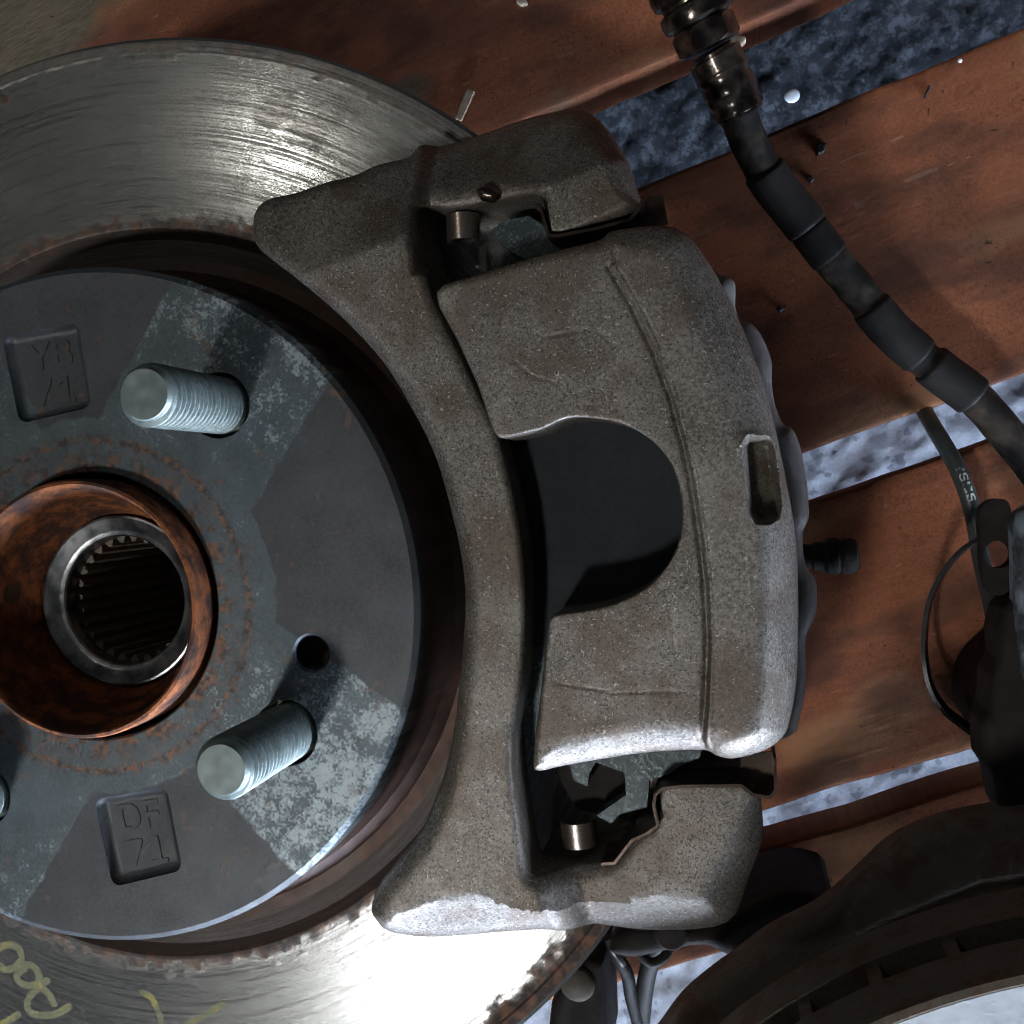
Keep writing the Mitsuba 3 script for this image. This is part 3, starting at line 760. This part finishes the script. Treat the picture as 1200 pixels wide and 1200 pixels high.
ends = dict(ferr0=s_at((836, 66)), ferr1=s_at((866, 130)), sl1=s_at((894, 198)), sl2=s_at((948, 268)), sl3=s_at((966, 292)), c1=s_at((1018, 356)), c2=s_at((1070, 410)), d1=s_at((1090, 427)), d2=s_at((1143, 467)))
tag('brake_hose', 'black rubber brake hose with an oily crimped fitting crossing the upper right boards', 'brake hose')
put('brake_hose__hose', hose_part(ends['ferr1'] - 2, seglen[-1] - 1, lambda s, L: 4.75 + 0.05 * np.sin(s * 0.8), 1.0), 'dusty_rubber', 40)


def sleeve_r(r):
    return lambda s, L: r - 0.55 * np.exp(-s / 0.35) - 0.55 * np.exp(-(L - s) / 0.35)


put('brake_hose__sleeve', hose_part(ends['sl1'], ends['sl2'], sleeve_r(5.6), 0.4), 'rubber', 40)
put('brake_hose__sleeve', hose_part(ends['sl2'] - 0.3, ends['sl3'] + 3, sleeve_r(5.25), 0.4), 'rubber', 40)
put('brake_hose__sleeve', hose_part(ends['c1'], ends['c2'] + 3, sleeve_r(5.45), 0.4), 'rubber', 40)
put('brake_hose__sleeve', hose_part(ends['d1'], ends['d2'], sleeve_r(5.7), 0.4), 'rubber', 40)


def ferrule_r(s, L):
    x = s / L
    r = 6.8 + 0.18 * np.cos(x * 2 * np.pi * 3.2) * (x > 0.35)
    return np.where(x < 0.06, 5.2, np.where(x > 0.95, 6.4, r))


put('brake_hose__ferrule', hose_part(ends['ferr0'] - 1, ends['ferr1'], ferrule_r, 0.3), 'oily_steel', 30)
pA, pB = at([(836, 62)], -71)[0], at([(800, -25)], -66)[0]
dv = (pB - pA) / np.linalg.norm(pB - pA)
hexp = [(np.cos(a) * 8.3, np.sin(a) * 8.3) for a in np.arange(6) * np.pi / 3 + 0.2]
hexn = m3.Manifold.extrude(m3.CrossSection([np.array(hexp)], m3.FillRule.EvenOdd), 6) ^ m3.Manifold.revolve(m3.CrossSection([np.array([(0, -0.5), (6.9, -0.5), (8.2, 0.9), (8.2, 5.1), (6.9, 6.5), (0, 6.5)])], m3.FillRule.NonZero), 48)
put('brake_hose__hex_nut', along(hexn, pA + dv * 1.5, dv, 0.3), 'oily_steel', 25)
put('brake_hose__fitting', along(lathe([(0.01, 0), (6.2, 0), (6.4, 1), (8.9, 2.2), (9.3, 4.2), (8.9, 5.8), (7.6, 6.6), (7.7, 7.4), (9.2, 8.2), (9.7, 10.4), (9.4, 12.0), (6.2, 13.2), (6.2, 24), (0.01, 24)], seg=64), pA + dv * 6.5, dv), 'oily_steel', 30)

# ------------------------------------------------------------------ sensor cable, tie, knuckle
cab_px = [(1066, 452), (1079, 474), (1093, 499), (1107, 522), (1120, 545), (1131, 571), (1139, 597), (1144, 620), (1149, 650), (1156, 682), (1164, 715), (1172, 760)]
cab_z = [-138, -131, -122, -117, -114, -113, -113, -112, -110, -106, -100, -92]
cab = cat_rom(at(cab_px, cab_z), 10)
tag('sensor_cable', 'thin black cable with pale printed characters crossing the gap between two boards', 'cable')
put('sensor_cable__jacket', tube(cab, 2.35, 20), 'cable_jacket', 50)
for txt, q0, q1 in (('KYCX', (1098, 506), (1117, 540)), ("YS'IS", (1120, 542), (1137, 588))):
    a, b = at([q0], -113)[0], at([q1], -113)[0]
    t = meshkit.text_mesh(txt, 2.2, 0.2, True)
    t.apply_translation([0, -t.bounds[:, 1].mean(), -t.bounds[0, 2]])
    t.apply_scale([np.linalg.norm((b - a)[:2]) / t.extents[0], 1, 1])
    # follows the jacket: each vertex goes to the arc above the cable axis
    dense = np.array([cab[np.argmin(np.linalg.norm(cab[:, :2] - (a + (b - a) * s)[:2], axis=1))] for s in np.linspace(0, 1, 40)])
    L = t.extents[0]
    v = t.vertices.copy()
    s = v[:, 0] / L
    c = np.stack([np.interp(s, np.linspace(0, 1, 40), dense[:, k]) for k in range(3)], 1)
    tg = (dense[-1] - dense[0])[:2]
    tg /= np.linalg.norm(tg)
    nn = np.array([-tg[1], tg[0]])
    th = v[:, 1] / 2.35 + 0.12
    rad = 2.33 + v[:, 2] * 0.35
    t.vertices = np.column_stack([c[:, 0] + nn[0] * np.sin(th) * rad, c[:, 1] + nn[1] * np.sin(th) * rad, c[:, 2] + np.cos(th) * rad])
    put('sensor_cable__printed_text', t, 'pale_print', False)

tie_px = [(1176, 624), (1168, 622), (1150, 630), (1130, 643), (1112, 662), (1098, 684), (1089, 708), (1084, 740), (1084, 772), (1091, 805), (1106, 830), (1124, 845), (1142, 858), (1160, 870)]
tie_z = [-78, -78, -84, -90, -93, -96, -99, -103, -106, -107, -107, -106, -103, -100]
tc = cat_rom(at(tie_px, tie_z), 8)
tt = np.gradient(tc, axis=0)
tt /= np.linalg.norm(tt, axis=1, keepdims=True)
side = np.array([0, 0, 1.0]) + 0.35 * np.cross(tt, [0, 0, 1.0])
side -= tt * (side * tt).sum(1)[:, None]
side /= np.linalg.norm(side, axis=1, keepdims=True)
oth = np.cross(tt, side)
tie = grid_mesh(np.stack([tc + 2.3 * side + 0.55 * oth, tc + 2.3 * side - 0.55 * oth, tc - 2.3 * side - 0.55 * oth, tc - 2.3 * side + 0.55 * oth], 1))
put('cable_tie', tie, 'tie_nylon', 35, 'looped black nylon cable tie hanging from the rusty eye at the right edge', 'cable tie')

tag('steering_knuckle', 'dark rusty steering knuckle with a round eye at the right edge', 'steering knuckle')
ear = Polygon(plan([(1149, 606), (1153, 592), (1166, 585), (1182, 589), (1187, 620), (1188, 660), (1184, 690), (1170, 698), (1157, 690), (1151, 660)], -74, 4))
eye = Point(*at([(1170, 650)], -74)[0, :2]).buffer(3.4)
ear_s = m3.Manifold(m3.Mesh(*(lambda q: (np.asarray(q.vertices, np.float32), np.asarray(q.faces, np.uint32)))(flat_solid(ear.difference(eye), -79, -74))))
put('steering_knuckle__eye', ear_s, 'black_iron', 25)
put('steering_knuckle__post', lathe([(0.01, -80), (15, -80), (17, -124), (0.01, -124)], at([(1215, 820)], -100)[0, :2], 60), 'black_iron', 30)
put('steering_knuckle__body', cast(plan([(1172, 712), (1184, 700), (1200, 690), (1300, 690), (1320, 960), (1230, 990), (1180, 965), (1168, 945), (1160, 905), (1150, 890), (1148, 845), (1156, 830), (1158, 790), (1168, 770), (1166, 738)], -70, 0), const(-66), const(-82), const(3), step=0.8, h=2), 'black_iron', 32)
put('steering_knuckle__arm', cast(plan([(1193, 600), (1250, 585), (1300, 600), (1300, 800), (1240, 850), (1206, 810), (1192, 740), (1190, 660)], -64, 3), const(-62), const(-70), const(4), step=0.8, h=2), 'blue_grey_iron', 32)

# ------------------------------------------------------------------ second disc with its shield, lower right
C2 = np.array([93.19, -209.63, -20.11])
n2 = np.array([0.025, -0.18, 1.0])
n2 /= np.linalg.norm(n2)
R2 = 128.3


def disc2(profile, seg=220):
    m = lathe(profile, (0, 0), seg)
    return along(m, C2, n2)


tag('brake_disc_001', 'second vented brake disc with rusty brown rim, standing at the lower right corner', 'brake disc')
put('brake_disc_001__outer_plate', disc2([(40, 0), (R2 - 1.2, 0), (R2, -0.8), (R2, -11.5), (40, -11.5)]), 'old_iron', 30)
put('brake_disc_001__friction_face', disc2([(75, 0.05), (R2 - 1.6, 0.05), (R2 - 1.6, 0.12), (75, 0.12)]), 'worn_disc', 30, label='bright bare friction face')
put('brake_disc_001__inner_plate', disc2([(40, -18.5), (R2, -18.5), (R2, -28.4), (R2 - 0.8, -29.2), (40, -29.2)]), 'old_iron', 30)
for k in range(50):
    b = trimesh.creation.box((30, 2.8, 7.2))
    b.apply_translation([R2 - 16.2, 0, -15])
    b.apply_transform(trimesh.transformations.rotation_matrix(k * math.pi / 25 + 0.06, [0, 0, 1]))
    put('brake_disc_001__cooling_vane', along(b, C2, n2), 'old_iron', False)
shield_px = [(740, 1260), (775, 1205), (800, 1172), (830, 1146), (860, 1124), (900, 1094), (947, 1070), (977, 1050), (1000, 1029), (1017, 1013), (1038, 993), (1060, 979), (1090, 966), (1117, 957), (1160, 949), (1210, 940), (1290, 935),
             (1360, 1000), (1360, 1290), (1300, 1330), (740, 1330)]
SH = cast(plan(shield_px, -66, 3), const(-62), const(-72), const(5), [(Polygon(plan([(900, 1235), (905, 1165), (985, 1105), (1040, 1075), (1150, 1030), (1300, 1010), (1320, 1330), (900, 1330)], -62)), -6, 5)], step=0.8, h=2.2)
put('dust_shield', SH, 'old_iron', 32, 'brown sheet metal dust shield with a stepped rim under the second brake disc', 'dust shield')
tag('hub_carrier', 'dark hub carrier under the second brake disc, resting on the boards', 'hub carrier')
put('hub_carrier__body', lathe([(0.01, -72), (60, -72), (64, -84), (50, -100), (52, -124), (0.01, -124)], C2[:2], 90), 'old_iron', 30)
put('hub_carrier__arm', cast(plan([(716, 1112), (724, 1092), (756, 1080), (800, 1084), (842, 1078), (885, 1055), (930, 1040), (980, 1060), (930, 1130), (860, 1118), (826, 1104), (775, 1112), (745, 1118)], -88, 3), const(-84), const(-122), const(3), step=0.8, h=1.8), 'black_iron', 30)
put('hub_carrier__boss', lathe([(0.01, 0), (3.8, 0), (4.4, -0.8), (4.4, -8), (0.01, -8)], at([(786, 1096)], -80)[0, :2], 48).apply_translation([0, 0, -80]), 'black_iron', 30)

# ------------------------------------------------------------------ loose things below the bracket
blk = cast(plan([(648, 1170), (668, 1138), (690, 1118), (708, 1122), (712, 1180), (714, 1240), (640, 1240)], -92, 0), const(-88), const(-118), const(2.5), step=0.7, h=1.6)
tag('iron_block', 'small dark iron block with a brassy bolt head beside the large disc', 'block')
put('iron_block__body', blk, 'black_iron', 30)
hx = m3.Manifold.revolve(m3.CrossSection([np.array([(0, 0), (4.6, 0), (4.9, 0.6), (4.4, 1.6), (3.0, 2.2), (0, 2.4)])], m3.FillRule.NonZero), 40)
put('iron_block__bolt_head', mesh_of(hx.translate([*at([(676, 1156)], -86)[0, :2], -88])), 'brass', 30)
for key, px, z, r, lab in (('black_cable', [(748, 1235), (752, 1190), (757, 1150), (766, 1118), (784, 1090), (800, 1070)], [-112, -110, -106, -102, -98, -98], 2.6, 'thick black cable rising below the bracket beside the second disc'),
                           ('black_cable', [(712, 1098), (724, 1122), (735, 1142), (740, 1170), (752, 1215), (760, 1250)], [-100, -101, -103, -106, -110, -112], 1.9, 'black cable running down along the rim of the large disc'),
                           ('black_cable', [(730, 1088), (746, 1112), (762, 1128), (778, 1122), (786, 1106)], [-94, -92, -92, -93, -95], 1.4, 'thin black cable sagging from the dark arm below the bracket')):
    put(key, tube(cat_rom(at(px, z), 7), r, 16), 'rubber', 45, lab, 'cable', 'loose black cables below the bracket')
st = tube(cat_rom(at([(716, 1112), (724, 1122), (731, 1131)], [-96, -96, -97]), 6), 0.9, 14)
put('steel_pin', st, 'bright_steel', 40, 'thin bright steel pin among the black cables below the bracket', 'pin')

# ------------------------------------------------------------------ bits on the boards


def sliver(px, z, w, th, name, material, label, cat):
    p = at(px, z)
    q = cat_rom(p, 4)
    g = LineString(q[:, :2]).buffer(w / 2, cap_style=2)
    put(name, cast(np.array(g.exterior.coords)[:-1], const(z + th), const(z), const(0.3), step=0.4, h=0.8, bump=0.15), material, 35, label, cat)


sliver([(537, 141), (546, 121), (553, 106)], Z_PLANK + 1.2, 2.6, 1.0, 'wood_splinter', 'pale_wood', 'pale wood splinter lying on the board above the bracket', 'wood splinter')
put('wood_chip', cast(plan([(852, 46), (862, 40), (874, 43), (872, 50), (860, 55)], Z_PLANK + 2, 3), const(Z_PLANK + 2.2), const(Z_PLANK), const(0.6), step=0.4, h=0.9), 'pale_wood', 35, 'small pale wood chip on the board edge beside the hose fitting', 'wood chip')
put('wood_chip', cast(plan([(604, 0), (612, -4), (618, 2), (610, 5)], Z_PLANK + 2, 3), const(Z_PLANK + 1.8), const(Z_PLANK), const(0.4), step=0.4, h=0.9), 'pale_wood', 35, 'tiny pale wood chip at the top edge of the picture', 'wood chip')
pb = trimesh.creation.icosphere(3, 3.0)
pb.apply_scale([1, 0.96, 0.2])
pb.apply_translation(at([(928, 112)], Z_FLOOR + 3)[0])
put('pebble', pb, 'pebble_white', True, 'small round blue-white pebble on the concrete in the upper gap', 'pebble')
for name, px, lab in (('paint_flake', [(955, 172), (960, 166), (969, 168), (966, 178), (958, 182)], 'black paint flake on the board right of the hose, nearest to the hose'),
                      ('paint_flake', [(1083, 113), (1088, 100), (1091, 101), (1086, 115)], 'narrow black flake on the board near the upper gap'),
                      ('paint_flake', [(944, 208), (949, 205), (955, 210), (950, 215)], 'dark crumb on the board touching the sleeve of the hose'),
                      ('paint_flake', [(910, 360), (916, 357), (920, 362), (914, 367)], 'dark crumb on the board between caliper and hose')):
    put(name, cast(plan(px, Z_PLANK + 1), const(Z_PLANK + 1.5), const(Z_PLANK - 0.5), const(0.4), step=0.3, h=0.6), 'flake_black', 35, lab, 'paint flake')
put('white_crumb', trimesh.creation.icosphere(2, 0.65).apply_translation(at([(1125, 71)], Z_PLANK + 0.8)[0]), 'pebble_white', True, 'tiny white crumb on the board at the upper right', 'crumb')

# ------------------------------------------------------------------ the lamps and the added daylight panel (outside the frame)


def emit(key, m, rgb, label=None):
    m = mesh_of(m).copy()
    scene[key] = mikit.ply(m, 'white_plastic', False)
    scene[key]['emitter'] = {'type': 'area', 'radiance': {'type': 'rgb', 'value': list(rgb)}}


def bulb_lamp(key, spec, label):
    c, r = np.array(spec['at']), spec['radius']
    tag(key, label, 'lamp')
    b = trimesh.creation.icosphere(3, r)
    b.apply_translation(c)
    emit(key + '__bulb', b, spec['glow'])
    sh = lathe([(r * 0.35, r * 1.9), (r * 0.45, r * 1.9), (r * 0.5, r * 1.2), (r * 1.5, r * 0.45), (r * 1.46, r * 0.42), (r * 0.42, r * 1.12)], (0, 0), 64)
    sh.apply_translation(c)
    scene[key + '__shade'] = mikit.ply(sh, 'white_plastic', 30)


bulb_lamp('hanging_lamp', LAMP_A, 'small hanging workshop lamp with a white shade, outside the picture')
bulb_lamp('hanging_lamp_001', LAMP_B, 'large hanging workshop lamp with a white shade, outside the picture')
W0, (ww, wh) = np.array(DAY_PANEL['at']), DAY_PANEL['size']
tag('daylight_panel', 'unseen low wide glowing panel, added and shaped to give the blue daylight', 'light_panel')
aim = np.array([0, 0, 0]) - W0
aim[2] = 0
aim /= np.linalg.norm(aim)
wx = np.cross([0, 0, 1], aim)
glow_face = trimesh.Trimesh([W0 - wx * ww / 2 - [0, 0, wh / 2], W0 + wx * ww / 2 - [0, 0, wh / 2], W0 + wx * ww / 2 + [0, 0, wh / 2], W0 - wx * ww / 2 + [0, 0, wh / 2]], [[0, 1, 2], [0, 2, 3]], process=False)
if glow_face.face_normals[0] @ aim < 0:
    glow_face.invert()
emit('daylight_panel__glow_face', glow_face, DAY_PANEL['glow'])
fr = []
M = np.eye(4)
M[:3, 0], M[:3, 1], M[:3, 2], M[:3, 3] = wx, aim, [0, 0, 1], W0
for cx, cz, sx, sz in ((0, wh / 2 + 0.04, ww + 0.16, 0.08), (0, -wh / 2 - 0.04, ww + 0.16, 0.08), (-ww / 2 - 0.04, 0, 0.08, wh), (ww / 2 + 0.04, 0, 0.08, wh), (0, 0, 0.06, wh)):
    b = trimesh.creation.box((sx, 0.08, sz))
    b.apply_translation([cx, 0.02, cz])
    fr.append(b)
frm = trimesh.util.concatenate(fr)
frm.apply_transform(M)
scene['daylight_panel__frame'] = mikit.ply(frm, 'white_plastic', False)
